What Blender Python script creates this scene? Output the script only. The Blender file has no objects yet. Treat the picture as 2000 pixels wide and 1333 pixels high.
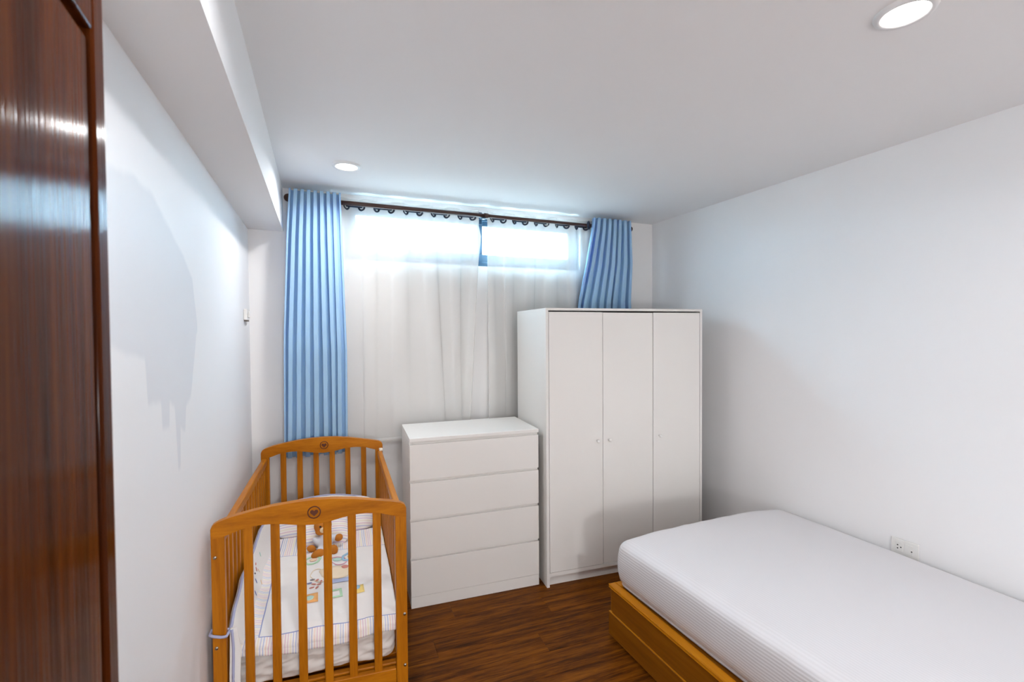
import bpy, bmesh, math, random
from mathutils import Vector, Matrix, noise as mnoise
random.seed(7)
SC = bpy.context.scene
COL = SC.collection

# ------------------------------------------------------------------ camera
CAM_H = 1.6155
cam_d = bpy.data.cameras.new('camera')
cam = bpy.data.objects.new('camera', cam_d)
COL.objects.link(cam)
YAW, PITCH, ROLL = 0.3904, -0.0209, -0.0071
fw = Vector((math.sin(YAW) * math.cos(PITCH), math.cos(YAW) * math.cos(PITCH), math.sin(PITCH)))
rt0 = Vector((math.cos(YAW), -math.sin(YAW), 0))
up0 = rt0.cross(fw)
rt = rt0 * math.cos(ROLL) + up0 * math.sin(ROLL)
up = -rt0 * math.sin(ROLL) + up0 * math.cos(ROLL)
m = Matrix((rt, up, -fw)).transposed().to_4x4()
m.translation = Vector((0, 0, CAM_H))
cam.matrix_world = m
cam_d.sensor_width = 36
cam_d.lens = 36 * 912.68 / 2000
cam_d.clip_start = 0.02
cam_d.dof.use_dof = True
cam_d.dof.focus_distance = 2.7
cam_d.dof.aperture_fstop = 4.5
SC.camera = cam

# ------------------------------------------------------------------ view, world, lights
SC.view_settings.view_transform = 'Standard'
SC.view_settings.look = 'None'
SC.view_settings.gamma = 1
SC.view_settings.use_curve_mapping = False
SC.view_settings.exposure = 0.58

world = bpy.data.worlds.new('sky')
SC.world = world
world.use_nodes = True
wn = world.node_tree.nodes
wl = world.node_tree.links
# blue sky above the horizon, paler and dimmer ground below it
_g = wn.new('ShaderNodeTexCoord')
_s = wn.new('ShaderNodeSeparateXYZ')
wl.new(_g.outputs['Generated'], _s.inputs[0])
_r = wn.new('ShaderNodeMapRange')
_r.interpolation_type = 'SMOOTHSTEP'
_r.inputs['From Min'].default_value, _r.inputs['From Max'].default_value = -0.08, 0.08
wl.new(_s.outputs['Z'], _r.inputs['Value'])
_m = wn.new('ShaderNodeMix')
_m.data_type = 'RGBA'
_m.inputs[6].default_value = (0.20, 0.27, 0.31, 1)       # ground
_m.inputs[7].default_value = (0.52, 0.79, 1.0, 1)        # sky
wl.new(_r.outputs[0], _m.inputs[0])
wl.new(_m.outputs[2], wn['Background'].inputs['Color'])
wn['Background'].inputs['Strength'].default_value = 40.0

D, XL, XR, XB, H, ZB, YF = 3.289, -0.3994, 2.670, -0.2033, 2.529, 2.2564, -3.2
LIGHTS = [(0.150, 2.728, 5.2), (1.575, 0.83, 3.2), (0.150, 0.83, 5.2)]
WARM = (0.97, 0.98, 1.0)
for i, (x, y, p) in enumerate(LIGHTS):
    ld = bpy.data.lights.new('downlight_lamp', 'AREA')
    ld.shape = 'DISK'
    ld.size = 0.11
    ld.energy = p
    ld.spread = math.radians(155)
    ld.color = WARM
    lo = bpy.data.objects.new('downlight_lamp', ld)
    COL.objects.link(lo)
    lo.location = (x, y, H - 0.012)
ld = bpy.data.lights.new('low_rear_light', 'POINT')      # unseen low light behind the camera, inferred from the bed's shadow on the wardrobe
ld.energy = 68.0
ld.shadow_soft_size = 0.15
ld.color = (0.97, 0.98, 1.0)
lo = bpy.data.objects.new('low_rear_light', ld)
COL.objects.link(lo)
lo.location = (0.42, -2.5, 1.12)


# ------------------------------------------------------------------ material helpers
def lin(c):
    c = c / 255.0
    return c / 12.92 if c <= 0.04045 else ((c + 0.055) / 1.055) ** 2.4


def rgb(r, g, b):
    return (lin(r), lin(g), lin(b), 1)


def new_mat(name, rough=0.5, base=(0.8, 0.8, 0.8, 1), **kw):
    m = bpy.data.materials.new(name)
    m.use_nodes = True
    b = m.node_tree.nodes['Principled BSDF']
    b.inputs['Base Color'].default_value = base
    b.inputs['Roughness'].default_value = rough
    for k, v in kw.items():
        b.inputs[k].default_value = v
    return m, m.node_tree, b


def N(nt, t, **kw):
    n = nt.nodes.new(t)
    for k, v in kw.items():
        if hasattr(n, k) and k not in n.inputs:
            setattr(n, k, v)
        else:
            n.inputs[k].default_value = v
    return n


def math_node(nt, op, a, b=None, c=None):
    n = nt.nodes.new('ShaderNodeMath')
    n.operation = op
    for i, v in enumerate((a, b, c)):
        if v is None:
            continue
        if isinstance(v, (int, float)):
            n.inputs[i].default_value = v
        else:
            nt.links.new(v, n.inputs[i])
    return n.outputs[0]


def ramp(nt, fac, stops):
    r = nt.nodes.new('ShaderNodeValToRGB')
    e = r.color_ramp.elements
    while len(e) < len(stops):
        e.new(0.5)
    for el, (p, c) in zip(e, stops):
        el.position = p
        el.color = c
    nt.links.new(fac, r.inputs['Fac'])
    return r.outputs['Color']


def mix_col(nt, fac, a, b):
    n = nt.nodes.new('ShaderNodeMix')
    n.data_type = 'RGBA'
    for sock, v in ((n.inputs['Factor'], fac), (n.inputs[6], a), (n.inputs[7], b)):
        if isinstance(v, (int, float)):
            sock.default_value = v
        elif isinstance(v, tuple):
            sock.default_value = v
        else:
            nt.links.new(v, sock)
    return n.outputs[2]


def obj_coord(nt, scale=(1, 1, 1), rand_offset=False):
    tc = nt.nodes.new('ShaderNodeTexCoord')
    mp = nt.nodes.new('ShaderNodeMapping')
    mp.inputs['Scale'].default_value = scale
    nt.links.new(tc.outputs['Object'], mp.inputs['Vector'])
    if rand_offset:
        oi = nt.nodes.new('ShaderNodeObjectInfo')
        mul = nt.nodes.new('ShaderNodeVectorMath')
        mul.operation = 'SCALE'
        mul.inputs[0].default_value = (37.0, 53.0, 71.0)
        nt.links.new(oi.outputs['Random'], mul.inputs['Scale'])
        nt.links.new(mul.outputs[0], mp.inputs['Location'])
    return mp.outputs[0], tc


def bump(nt, bsdf, height, strength=0.2, dist=0.002):
    b = nt.nodes.new('ShaderNodeBump')
    b.inputs['Strength'].default_value = strength
    b.inputs['Distance'].default_value = dist
    nt.links.new(height, b.inputs['Height'])
    nt.links.new(b.outputs[0], bsdf.inputs['Normal'])


def paint(name, base, rough=0.6, bstr=0.06, scale=180):
    m, nt, b = new_mat(name, rough, base)
    v, _ = obj_coord(nt)
    n = N(nt, 'ShaderNodeTexNoise', Scale=scale, Detail=3.0)
    nt.links.new(v, n.inputs['Vector'])
    bump(nt, b, n.outputs['Fac'], bstr, 0.001)
    return m


def wood(name, stops, stretch, rough=0.4, scale=1.0, coat=0.0, gbump=0.05, rand=True, fine=0.35):
    """stretch: scale per axis; the small one is the grain direction."""
    m, nt, b = new_mat(name, rough)
    v, _ = obj_coord(nt, tuple(s * scale for s in stretch), rand)
    n1 = N(nt, 'ShaderNodeTexNoise', Scale=1.0, Detail=5.0, Roughness=0.6, Distortion=0.6)
    nt.links.new(v, n1.inputs['Vector'])
    n2 = N(nt, 'ShaderNodeTexNoise', Scale=6.0, Detail=4.0, Roughness=0.7)
    nt.links.new(v, n2.inputs['Vector'])
    f = math_node(nt, 'ADD', math_node(nt, 'MULTIPLY', n1.outputs['Fac'], 1 - fine), math_node(nt, 'MULTIPLY', n2.outputs['Fac'], fine))
    c = ramp(nt, f, stops)
    nt.links.new(c, b.inputs['Base Color'])
    b.inputs['Specular IOR Level'].default_value = 0.2
    b.inputs['Coat Weight'].default_value = coat
    b.inputs['Coat Roughness'].default_value = 0.12
    bump(nt, b, n2.outputs['Fac'], gbump, 0.001)
    return m


M = {}
M['ceiling'] = paint('ceiling_paint', rgb(243, 242, 242), 0.7)
M['wall'] = paint('wall_paint', rgb(243, 242, 242), 0.55)
M['back'] = paint('back_wall_paint', rgb(241, 239, 237), 0.6)
M['white'] = paint('white_laminate', rgb(239, 236, 231), 0.32, 0.015, 260)
M['edge'] = paint('cream_edge_band', rgb(236, 226, 208), 0.4, 0.01)
M['dark_gap'] = paint('dark_recess', rgb(120, 108, 95), 0.8)
M['plastic'] = paint('white_plastic', rgb(232, 230, 226), 0.3, 0.0)
M['plastic_hole'] = paint('dark_plastic', rgb(45, 40, 40), 0.5, 0.0)
M['knob'] = paint('white_knob', rgb(248, 247, 244), 0.25, 0.0)
M['trim'] = paint('light_trim', rgb(235, 235, 235), 0.35, 0.0)
M['frame'] = paint('window_aluminium', rgb(38, 68, 90), 0.4, 0.02)
M['rod'] = paint('brown_rod_metal', rgb(70, 44, 36), 0.35, 0.02)
M['ring'] = paint('dark_grommet', rgb(22, 36, 58), 0.3, 0.0)
M['steel'], _nt, _b = new_mat('bolt_steel', 0.3, rgb(190, 185, 175), Metallic=1.0)

# left wall with a slightly darker ragged patch
mw, nt, b = new_mat('left_wall_paint', 0.55)
v, tc = obj_coord(nt)
sep = nt.nodes.new('ShaderNodeSeparateXYZ')
nt.links.new(tc.outputs['Object'], sep.inputs[0])


def curve(nt, x, pts, lo, hi):
    """piecewise map of x in lo..hi to 0..3 through a float curve"""
    n = nt.nodes.new('ShaderNodeFloatCurve')
    c = n.mapping.curves[0]
    while len(c.points) < len(pts):
        c.points.new(0.5, 0.5)
    for p, (a, bb) in zip(c.points, pts):
        p.location = ((a - lo) / (hi - lo), bb / 3.0)
        p.handle_type = 'VECTOR'
    n.mapping.update()
    nt.links.new(math_node(nt, 'DIVIDE', math_node(nt, 'SUBTRACT', x, lo), hi - lo), n.inputs['Value'])
    return math_node(nt, 'MULTIPLY', n.outputs[0], 3.0)


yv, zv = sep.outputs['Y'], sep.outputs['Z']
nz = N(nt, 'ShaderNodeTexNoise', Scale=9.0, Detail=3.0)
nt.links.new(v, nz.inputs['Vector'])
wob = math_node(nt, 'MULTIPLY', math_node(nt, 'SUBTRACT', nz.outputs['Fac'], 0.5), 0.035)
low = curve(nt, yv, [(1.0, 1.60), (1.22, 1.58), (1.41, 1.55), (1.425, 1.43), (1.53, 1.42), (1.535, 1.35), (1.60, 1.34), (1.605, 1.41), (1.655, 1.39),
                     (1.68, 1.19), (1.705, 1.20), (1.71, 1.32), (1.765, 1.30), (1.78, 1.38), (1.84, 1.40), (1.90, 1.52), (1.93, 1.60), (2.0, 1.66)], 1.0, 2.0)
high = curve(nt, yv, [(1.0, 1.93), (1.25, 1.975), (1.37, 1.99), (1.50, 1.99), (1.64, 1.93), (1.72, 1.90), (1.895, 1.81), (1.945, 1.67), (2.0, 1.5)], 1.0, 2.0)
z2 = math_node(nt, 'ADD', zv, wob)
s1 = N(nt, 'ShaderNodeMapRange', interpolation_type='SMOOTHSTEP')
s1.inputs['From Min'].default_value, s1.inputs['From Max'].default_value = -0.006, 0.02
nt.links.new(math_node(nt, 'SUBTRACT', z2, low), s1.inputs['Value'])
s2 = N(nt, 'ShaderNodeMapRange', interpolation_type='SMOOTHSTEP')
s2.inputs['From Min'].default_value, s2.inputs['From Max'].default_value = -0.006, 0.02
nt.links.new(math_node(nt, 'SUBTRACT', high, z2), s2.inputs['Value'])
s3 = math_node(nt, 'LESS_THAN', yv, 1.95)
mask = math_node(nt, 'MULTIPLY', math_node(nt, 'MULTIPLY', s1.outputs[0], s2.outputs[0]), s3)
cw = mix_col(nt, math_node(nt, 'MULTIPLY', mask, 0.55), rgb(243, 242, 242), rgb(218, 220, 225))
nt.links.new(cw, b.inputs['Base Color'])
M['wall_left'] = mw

# floor planks
HONEY = [(0.25, rgb(140, 78, 8)), (0.5, rgb(184, 110, 14)), (0.75, rgb(206, 130, 24))]
M['crib_v'] = wood('honey_wood_upright', HONEY, (14, 14, 1.1), 0.36, 1.6)
M['crib_h'] = wood('honey_wood_rail', HONEY, (1.1, 14, 14), 0.36, 1.6)
M['crib_d'] = wood('honey_wood_side_rail', HONEY, (14, 1.1, 14), 0.36, 1.6)
M['carve'] = paint('burnt_wood', rgb(92, 40, 12), 0.6)
M['bed'] = wood('bed_wood_shaded', [(0.25, rgb(110, 62, 8)), (0.5, rgb(134, 78, 12)), (0.75, rgb(150, 92, 18))], (16, 0.8, 16), 0.42, 1.3)  # shade on the upright boards is put into this darker colour
M['bed_lit'] = wood('bed_wood_lit', [(0.25, rgb(166, 100, 10)), (0.5, rgb(190, 120, 14)), (0.75, rgb(204, 134, 24))], (16, 0.8, 16), 0.42, 1.3)  # same wood painted lighter for top edges that catch the light
mf = wood('floor_vinyl', [(0.30, rgb(30, 13, 3)), (0.43, rgb(74, 37, 5)), (0.55, rgb(114, 62, 7)), (0.72, rgb(146, 88, 16))], (1.5, 22, 22), 0.42, 1.5, 0.0, 0.08, True, 0.38)
M['floor'] = mf
mf.node_tree.nodes['Principled BSDF'].inputs['Specular IOR Level'].default_value = 0.10
M['floor_joint'] = paint('floor_joint', rgb(40, 22, 10), 0.8)
DOORC = [(0.25, rgb(38, 14, 4)), (0.5, rgb(72, 32, 9)), (0.78, rgb(98, 50, 16))]


def door_wood():
    m, nt, b = new_mat('varnished_door_wood', 0.3)
    v, _ = obj_coord(nt, (30, 30, 1.2), True)
    n1 = N(nt, 'ShaderNodeTexNoise', Scale=1.0, Detail=6.0, Roughness=0.6, Distortion=0.4)
    nt.links.new(v, n1.inputs['Vector'])
    nt.links.new(ramp(nt, n1.outputs['Fac'], DOORC), b.inputs['Base Color'])
    v2, _ = obj_coord(nt, (260, 260, 3.0))
    n2 = N(nt, 'ShaderNodeTexNoise', Scale=1.0, Detail=2.0)
    nt.links.new(v2, n2.inputs['Vector'])
    bump(nt, b, n2.outputs['Fac'], 0.22, 0.002)
    b.inputs['Roughness'].default_value = 0.13
    b.inputs['Specular IOR Level'].default_value = 0.035
    return m


M['door'] = door_wood()


# fabrics
def cloth(name, base, trans=0.25, tcol=None, rough=0.9, weave=700):
    m = bpy.data.materials.new(name)
    m.use_nodes = True
    nt = m.node_tree
    b = nt.nodes['Principled BSDF']
    b.inputs['Base Color'].default_value = base
    b.inputs['Roughness'].default_value = rough
    b.inputs['Specular IOR Level'].default_value = 0.15
    v, _ = obj_coord(nt)
    n = N(nt, 'ShaderNodeTexNoise', Scale=weave, Detail=1.0)
    nt.links.new(v, n.inputs['Vector'])
    bump(nt, b, n.outputs['Fac'], 0.08, 0.001)
    if trans > 0:
        t = nt.nodes.new('ShaderNodeBsdfTranslucent')
        t.inputs['Color'].default_value = tcol or base
        mx = nt.nodes.new('ShaderNodeMixShader')
        mx.inputs['Fac'].default_value = trans
        nt.links.new(b.outputs[0], mx.inputs[1])
        nt.links.new(t.outputs[0], mx.inputs[2])
        nt.links.new(mx.outputs[0], nt.nodes['Material Output'].inputs['Surface'])
    return m


M['blue'] = cloth('sky_blue_curtain', rgb(186, 226, 253), 0.26, rgb(20, 145, 240))
M['cotton'] = cloth('white_cotton', rgb(236, 230, 224), 0.0)


def sheer():
    m = bpy.data.materials.new('white_voile')
    m.use_nodes = True
    nt = m.node_tree
    nt.nodes.remove(nt.nodes['Principled BSDF'])
    d = N(nt, 'ShaderNodeBsdfDiffuse', Color=rgb(246, 244, 240))
    t = N(nt, 'ShaderNodeBsdfTranslucent', Color=rgb(240, 244, 246))
    tr = nt.nodes.new('ShaderNodeBsdfTransparent')
    m1 = nt.nodes.new('ShaderNodeMixShader')
    m1.inputs['Fac'].default_value = 0.012
    nt.links.new(d.outputs[0], m1.inputs[1])
    nt.links.new(t.outputs[0], m1.inputs[2])
    m2 = nt.nodes.new('ShaderNodeMixShader')
    m2.inputs['Fac'].default_value = 0.49
    nt.links.new(tr.outputs[0], m2.inputs[1])
    nt.links.new(m1.outputs[0], m2.inputs[2])
    nt.links.new(m2.outputs[0], nt.nodes['Material Output'].inputs['Surface'])
    return m


M['sheer'] = sheer()


def glass():
    m = bpy.data.materials.new('window_glass')
    m.use_nodes = True
    nt = m.node_tree
    nt.nodes.remove(nt.nodes['Principled BSDF'])
    tr = N(nt, 'ShaderNodeBsdfTransparent', Color=(0.94, 0.97, 0.98, 1))
    g = N(nt, 'ShaderNodeBsdfGlossy', Roughness=0.02)
    mx = nt.nodes.new('ShaderNodeMixShader')
    mx.inputs['Fac'].default_value = 0.06
    nt.links.new(tr.outputs[0], mx.inputs[1])
    nt.links.new(g.outputs[0], mx.inputs[2])
    nt.links.new(mx.outputs[0], nt.nodes['Material Output'].inputs['Surface'])
    return m


M['glass'] = glass()


def striped_sheet():
    """white satin sheet: fine stripes along the bed's length"""
    m, nt, b = new_mat('satin_stripe_sheet', 0.55, rgb(236, 235, 236))
    at = N(nt, 'ShaderNodeUVMap')
    sp = nt.nodes.new('ShaderNodeSeparateXYZ')
    nt.links.new(at.outputs[0], sp.inputs[0])
    s = math_node(nt, 'SINE', math_node(nt, 'MULTIPLY', sp.outputs['X'], 2 * math.pi / 0.0125))
    f = math_node(nt, 'MULTIPLY_ADD', s, 0.5, 0.5)
    sm = N(nt, 'ShaderNodeMapRange', interpolation_type='SMOOTHSTEP')
    sm.inputs['From Min'].default_value, sm.inputs['From Max'].default_value = 0.25, 0.75
    nt.links.new(f, sm.inputs['Value'])
    amp = math_node(nt, 'MULTIPLY', math_node(nt, 'SUBTRACT', 1.0, sm.outputs[0]), sp.outputs['Y'])      # UV y paints in the shading that makes side stripes stronger
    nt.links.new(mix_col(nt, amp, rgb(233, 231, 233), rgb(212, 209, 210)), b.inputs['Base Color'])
    bump(nt, b, amp, 0.2, 0.0012)
    return m


M['sheet'] = striped_sheet()


def stripe_pattern(nt, coord, period, cols):
    """pastel stripes: thin coloured lines on cream, repeating over `period`"""
    fr = math_node(nt, 'FRACT', math_node(nt, 'DIVIDE', coord, period))
    n = len(cols)
    stops = []
    for i, c in enumerate(cols):
        stops.append((i / n, rgb(246, 240, 234)))
        stops.append(((i + 0.62) / n, c))
    r = nt.nodes.new('ShaderNodeValToRGB')
    r.color_ramp.interpolation = 'CONSTANT'
    e = r.color_ramp.elements
    while len(e) < len(stops):
        e.new(0.5)
    for el, (p, c) in zip(e, stops):
        el.position = p
        el.color = c
    nt.links.new(fr, r.inputs['Fac'])
    return r.outputs['Color']


PASTEL = [rgb(230, 206, 214), rgb(240, 230, 204), rgb(200, 204, 226), rgb(188, 196, 224), rgb(240, 212, 198), rgb(230, 200, 212)]


def pillow_stripes():
    m, nt, b = new_mat('striped_pillow_cotton', 0.9)
    at = N(nt, 'ShaderNodeUVMap')
    sp = nt.nodes.new('ShaderNodeSeparateXYZ')
    nt.links.new(at.outputs[0], sp.inputs[0])
    c = stripe_pattern(nt, sp.outputs['Y'], 0.055, [rgb(222, 204, 222), rgb(204, 204, 228), rgb(232, 206, 214), rgb(238, 228, 212)])
    nt.links.new(c, b.inputs['Base Color'])
    return m


M['pillow_stripe'] = pillow_stripes()


def quilt_mat():
    """white centre, thin blue line, band of pastel stripes round the border (UV in metres)"""
    m, nt, b = new_mat('quilt_cotton', 0.9)
    at = N(nt, 'ShaderNodeUVMap')
    sp = nt.nodes.new('ShaderNodeSeparateXYZ')
    nt.links.new(at.outputs[0], sp.inputs[0])
    U, V = sp.outputs['X'], sp.outputs['Y']
    cu = stripe_pattern(nt, U, 0.058, PASTEL)
    cv = stripe_pattern(nt, V, 0.058, PASTEL)
    left = math_node(nt, 'LESS_THAN', U, 0.075)
    front = math_node(nt, 'LESS_THAN', V, 0.085)
    back = math_node(nt, 'GREATER_THAN', V, 0.70)
    c = mix_col(nt, left, rgb(240, 236, 232), cv)
    c = mix_col(nt, math_node(nt, 'MAXIMUM', front, back), c, cu)

    def line(x, at_, w):
        return math_node(nt, 'LESS_THAN', math_node(nt, 'ABSOLUTE', math_node(nt, 'SUBTRACT', x, at_)), w)
    ln = math_node(nt, 'MULTIPLY', line(U, 0.075, 0.0022), math_node(nt, 'GREATER_THAN', V, 0.085))
    ln2 = math_node(nt, 'MULTIPLY', line(V, 0.085, 0.0022), math_node(nt, 'GREATER_THAN', U, 0.075))
    ln3 = line(V, 0.70, 0.0015)
    c = mix_col(nt, math_node(nt, 'MAXIMUM', math_node(nt, 'MAXIMUM', ln, ln2), ln3), c, rgb(150, 158, 200))
    nt.links.new(c, b.inputs['Base Color'])
    return m


M['quilt'] = quilt_mat()


def plain(name, c, rough=0.9):
    return new_mat(name, rough, c)[0]


M['piping'] = plain('lavender_piping', rgb(176, 178, 208))
M['bear_fur'] = cloth('bear_fur', rgb(196, 122, 48), 0.0, weave=300)
M['bear_muzzle'] = cloth('bear_muzzle', rgb(236, 214, 180), 0.0, weave=300)
M['sweater'] = cloth('pale_sweater', rgb(222, 226, 234), 0.0, weave=200)
M['black'] = plain('black_button', rgb(25, 18, 16), 0.3)
for nm, c in dict(green=(186, 222, 186), peach=(238, 208, 178), pink=(230, 178, 192), mint=(190, 220, 208), sky=(162, 200, 222), yellow=(240, 212, 130),
                  tan=(240, 222, 194), band=(182, 192, 222), orange=(242, 180, 112), rose=(206, 136, 122), grey=(130, 122, 126), violet=(140, 144, 184)).items():
    M['ap_' + nm] = plain('applique_' + nm, rgb(*c))


def em_mat(name, col, s):
    m = bpy.data.materials.new(name)
    m.use_nodes = True
    nt = m.node_tree
    nt.nodes.remove(nt.nodes['Principled BSDF'])
    e = N(nt, 'ShaderNodeEmission', Color=col, Strength=s)
    nt.links.new(e.outputs[0], nt.nodes['Material Output'].inputs['Surface'])
    return m


M['lit'] = em_mat('lit_diffuser', (1, 0.96, 0.9, 1), 6.0)


# ------------------------------------------------------------------ geometry helpers
def link(name, bm, mat, parent=None, smooth=False, xf=None):
    if xf:
        for v in bm.verts:
            v.co = Vector(xf(*v.co))
    bmesh.ops.recalc_face_normals(bm, faces=bm.faces)
    me = bpy.data.meshes.new(name)
    bm.to_mesh(me)
    bm.free()
    for mt in (mat if isinstance(mat, (list, tuple)) else [mat]):
        me.materials.append(mt)
    if smooth:
        for p in me.polygons:
            p.use_smooth = True
    o = bpy.data.objects.new(name, me)
    COL.objects.link(o)
    if parent:
        o.parent = parent
    return o


def thing(name, label, cat, loc=(0, 0, 0), rz=0.0, group=None):
    o = bpy.data.objects.new(name, None)
    COL.objects.link(o)
    o.location = loc
    o.rotation_euler = (0, 0, rz)
    o['label'] = label
    o['category'] = cat
    if group:
        o['group'] = group
    return o


def tag(o, label, cat, group=None):
    o['label'] = label
    o['category'] = cat
    if group:
        o['group'] = group
    return o


def struct(name, bm, mat, parent=None, smooth=False):
    o = link(name, bm, mat, parent, smooth)
    if not parent:
        o['kind'] = 'structure'
    return o


def box(bm, x0, x1, y0, y1, z0, z1, bev=0.0, seg=1):
    r = bmesh.ops.create_cube(bm, size=1.0)
    vs = r['verts']
    for v in vs:
        v.co = Vector((x0 + (v.co.x + .5) * (x1 - x0), y0 + (v.co.y + .5) * (y1 - y0), z0 + (v.co.z + .5) * (z1 - z0)))
    if bev > 0:
        es = list({e for v in vs for e in v.link_edges})
        bmesh.ops.bevel(bm, geom=es, offset=bev, segments=seg, profile=0.5, affect='EDGES', clamp_overlap=True)
    return bm


def B(x0, x1, y0, y1, z0, z1, bev=0.0, seg=1):
    return box(bmesh.new(), x0, x1, y0, y1, z0, z1, bev, seg)


def cyl(bm, p0, p1, r, n=16, r2=None, caps=True):
    p0, p1 = Vector(p0), Vector(p1)
    d = p1 - p0
    mat = Matrix.Translation((p0 + p1) / 2) @ d.to_track_quat('Z', 'Y').to_matrix().to_4x4()
    bmesh.ops.create_cone(bm, cap_ends=caps, segments=n, radius1=r, radius2=r if r2 is None else r2, depth=d.length, matrix=mat)
    return bm


def torus(bm, c, axis, R, r, n=24, k=8):
    axis = Vector(axis).normalized()
    q = axis.to_track_quat('Z', 'Y')
    rings = []
    for i in range(n):
        a = 2 * math.pi * i / n
        ring = []
        for j in range(k):
            t = 2 * math.pi * j / k
            p = Vector(((R + r * math.cos(t)) * math.cos(a), (R + r * math.cos(t)) * math.sin(a), r * math.sin(t)))
            ring.append(bm.verts.new(Vector(c) + q @ p))
        rings.append(ring)
    for i in range(n):
        for j in range(k):
            bm.faces.new((rings[i][j], rings[(i + 1) % n][j], rings[(i + 1) % n][(j + 1) % k], rings[i][(j + 1) % k]))
    return bm


def sphere(bm, c, r, seg=20):
    s = r if isinstance(r, (tuple, list)) else (r, r, r)
    bmesh.ops.create_uvsphere(bm, u_segments=seg, v_segments=seg * 2 // 3, radius=1.0, matrix=Matrix.Translation(c) @ Matrix.Diagonal((s[0], s[1], s[2], 1)))
    return bm


def rounded_box(hx, hy, hz, r, n=(10, 10, 6)):
    """closed subdivided box with rounded edges, centred at the origin; r = (rx, ry, rz)"""
    bm = bmesh.new()
    cache = {}

    def vert(p):
        k = tuple(round(c, 6) for c in p)
        if k not in cache:
            q = Vector((max(-hx + r[0], min(hx - r[0], p[0])), max(-hy + r[1], min(hy - r[1], p[1])), max(-hz + r[2], min(hz - r[2], p[2]))))
            d = Vector(((p[0] - q.x) / r[0], (p[1] - q.y) / r[1], (p[2] - q.z) / r[2]))
            if d.length > 1e-9:
                # push to the ellipsoidal corner
                d = d.normalized()
                q = q + Vector((d.x * r[0], d.y * r[1], d.z * r[2]))
            cache[k] = bm.verts.new(q)
        return cache[k]

    def axis(h, rr, n_):
        inner = [-h + rr + (2 * (h - rr)) * i / n_ for i in range(n_ + 1)]
        e = [1 - c for c in (0.0, 0.2, 0.4, 0.6, 0.8)]
        return [-h + rr * (1 - c) for c in e] + inner + [h - rr * (1 - c) for c in reversed(e)]
    ax = [axis(h, rr, n_) for h, rr, n_ in zip((hx, hy, hz), r, n)]
    for d in range(3):
        a, b2 = [i for i in range(3) if i != d]
        for sgn in (-1, 1):
            hd = (hx, hy, hz)[d] * sgn
            A, Bx = ax[a], ax[b2]
            for i in range(len(A) - 1):
                for j in range(len(Bx) - 1):
                    vs = []
                    for (u, w) in ((A[i], Bx[j]), (A[i + 1], Bx[j]), (A[i + 1], Bx[j + 1]), (A[i], Bx[j + 1])):
                        p = [0, 0, 0]
                        p[d], p[a], p[b2] = hd, u, w
                        v = vert(p)
                        if v not in vs:
                            vs.append(v)
                    if len(vs) >= 3:
                        try:
                            bm.faces.new(vs)
                        except ValueError:
                            pass
    return bm


def prism(outline, y0, y1, bev=0.0):
    """outline in (x, z), extruded from y0 to y1"""
    bm = bmesh.new()
    f = [bm.verts.new((x, y0, z)) for x, z in outline]
    k = [bm.verts.new((x, y1, z)) for x, z in outline]
    bm.faces.new(f)
    bm.faces.new(list(reversed(k)))
    n = len(outline)
    side = []
    for i in range(n):
        bm.faces.new((f[i], k[i], k[(i + 1) % n], f[(i + 1) % n]))
    if bev:
        es = [e for e in bm.edges if abs(e.verts[0].co.y - e.verts[1].co.y) < 1e-6]
        bmesh.ops.bevel(bm, geom=es, offset=bev, segments=2, profile=0.5, affect='EDGES')
    return bm


def grid(nu, nv, fn, uvfn=None):
    bm = bmesh.new()
    uvl = bm.loops.layers.uv.new('UVMap') if uvfn else None
    vs = [[bm.verts.new(fn(i / nu, j / nv)) for i in range(nu + 1)] for j in range(nv + 1)]
    for j in range(nv):
        for i in range(nu):
            f = bm.faces.new((vs[j][i], vs[j][i + 1], vs[j + 1][i + 1], vs[j + 1][i]))
            if uvl:
                for l, (a, b2) in zip(f.loops, ((i, j), (i + 1, j), (i + 1, j + 1), (i, j + 1))):
                    l[uvl].uv = uvfn(a / nu, b2 / nv)
    return bm


def solidify(o, t, offset=0.0):
    md = o.modifiers.new('thickness', 'SOLIDIFY')
    md.thickness = t
    md.offset = offset
    return o


def interp(pts, x):
    if x <= pts[0][0]:
        return pts[0][1]
    for (a, b2), (c, d) in zip(pts, pts[1:]):
        if x <= c:
            return b2 + (d - b2) * (x - a) / (c - a)
    return pts[-1][1]


# ------------------------------------------------------------------ room shell
WX0, WX1, WZ0, WZ1 = 0.160, 1.955, 2.098, 2.475
fl = B(XL - .1, XR + .1, YF - .1, D + .25, -0.08, -0.006)
floor = struct('floor', fl, M['floor_joint'])
# planks, grain and joints a touch off the room's x axis
PW, PL, PA = 0.150, 1.22, -0.03
ca, sa = math.cos(PA), math.sin(PA)
proto = {}


def plank(w, l):
    k = (round(w, 3), round(l, 3))
    if k not in proto:
        bm = B(0, l - 0.0003, 0, w - 0.0004, -0.006, 0.0, 0.0007)
        me = bpy.data.meshes.new('plank')
        bm.to_mesh(me)
        bm.free()
        me.materials.append(M['floor'])
        proto[k] = me
    return proto[k]


def add_planks():
    rows = int((D - YF + 0.3) / PW) + 2
    for r_ in range(rows):
        y = YF - 0.12 + r_ * PW
        off = (r_ * 0.437) % 1.0 * PL
        x = XL - 0.1 - off
        while x < XR + 0.1:
            a, b2 = max(x, XL - 0.09), min(x + PL, XR + 0.09)
            if b2 - a > 0.05:
                # place in the rotated frame about (1, 2)
                lx, ly = a - 1.0, y - 2.0
                o = bpy.data.objects.new('plank', plank(PW, b2 - a))
                COL.objects.link(o)
                o.parent = floor
                o.location = (1.0 + lx * ca - ly * sa, 2.0 + lx * sa + ly * ca, 0)
                o.rotation_euler = (0, 0, PA)
            x += PL


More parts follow.
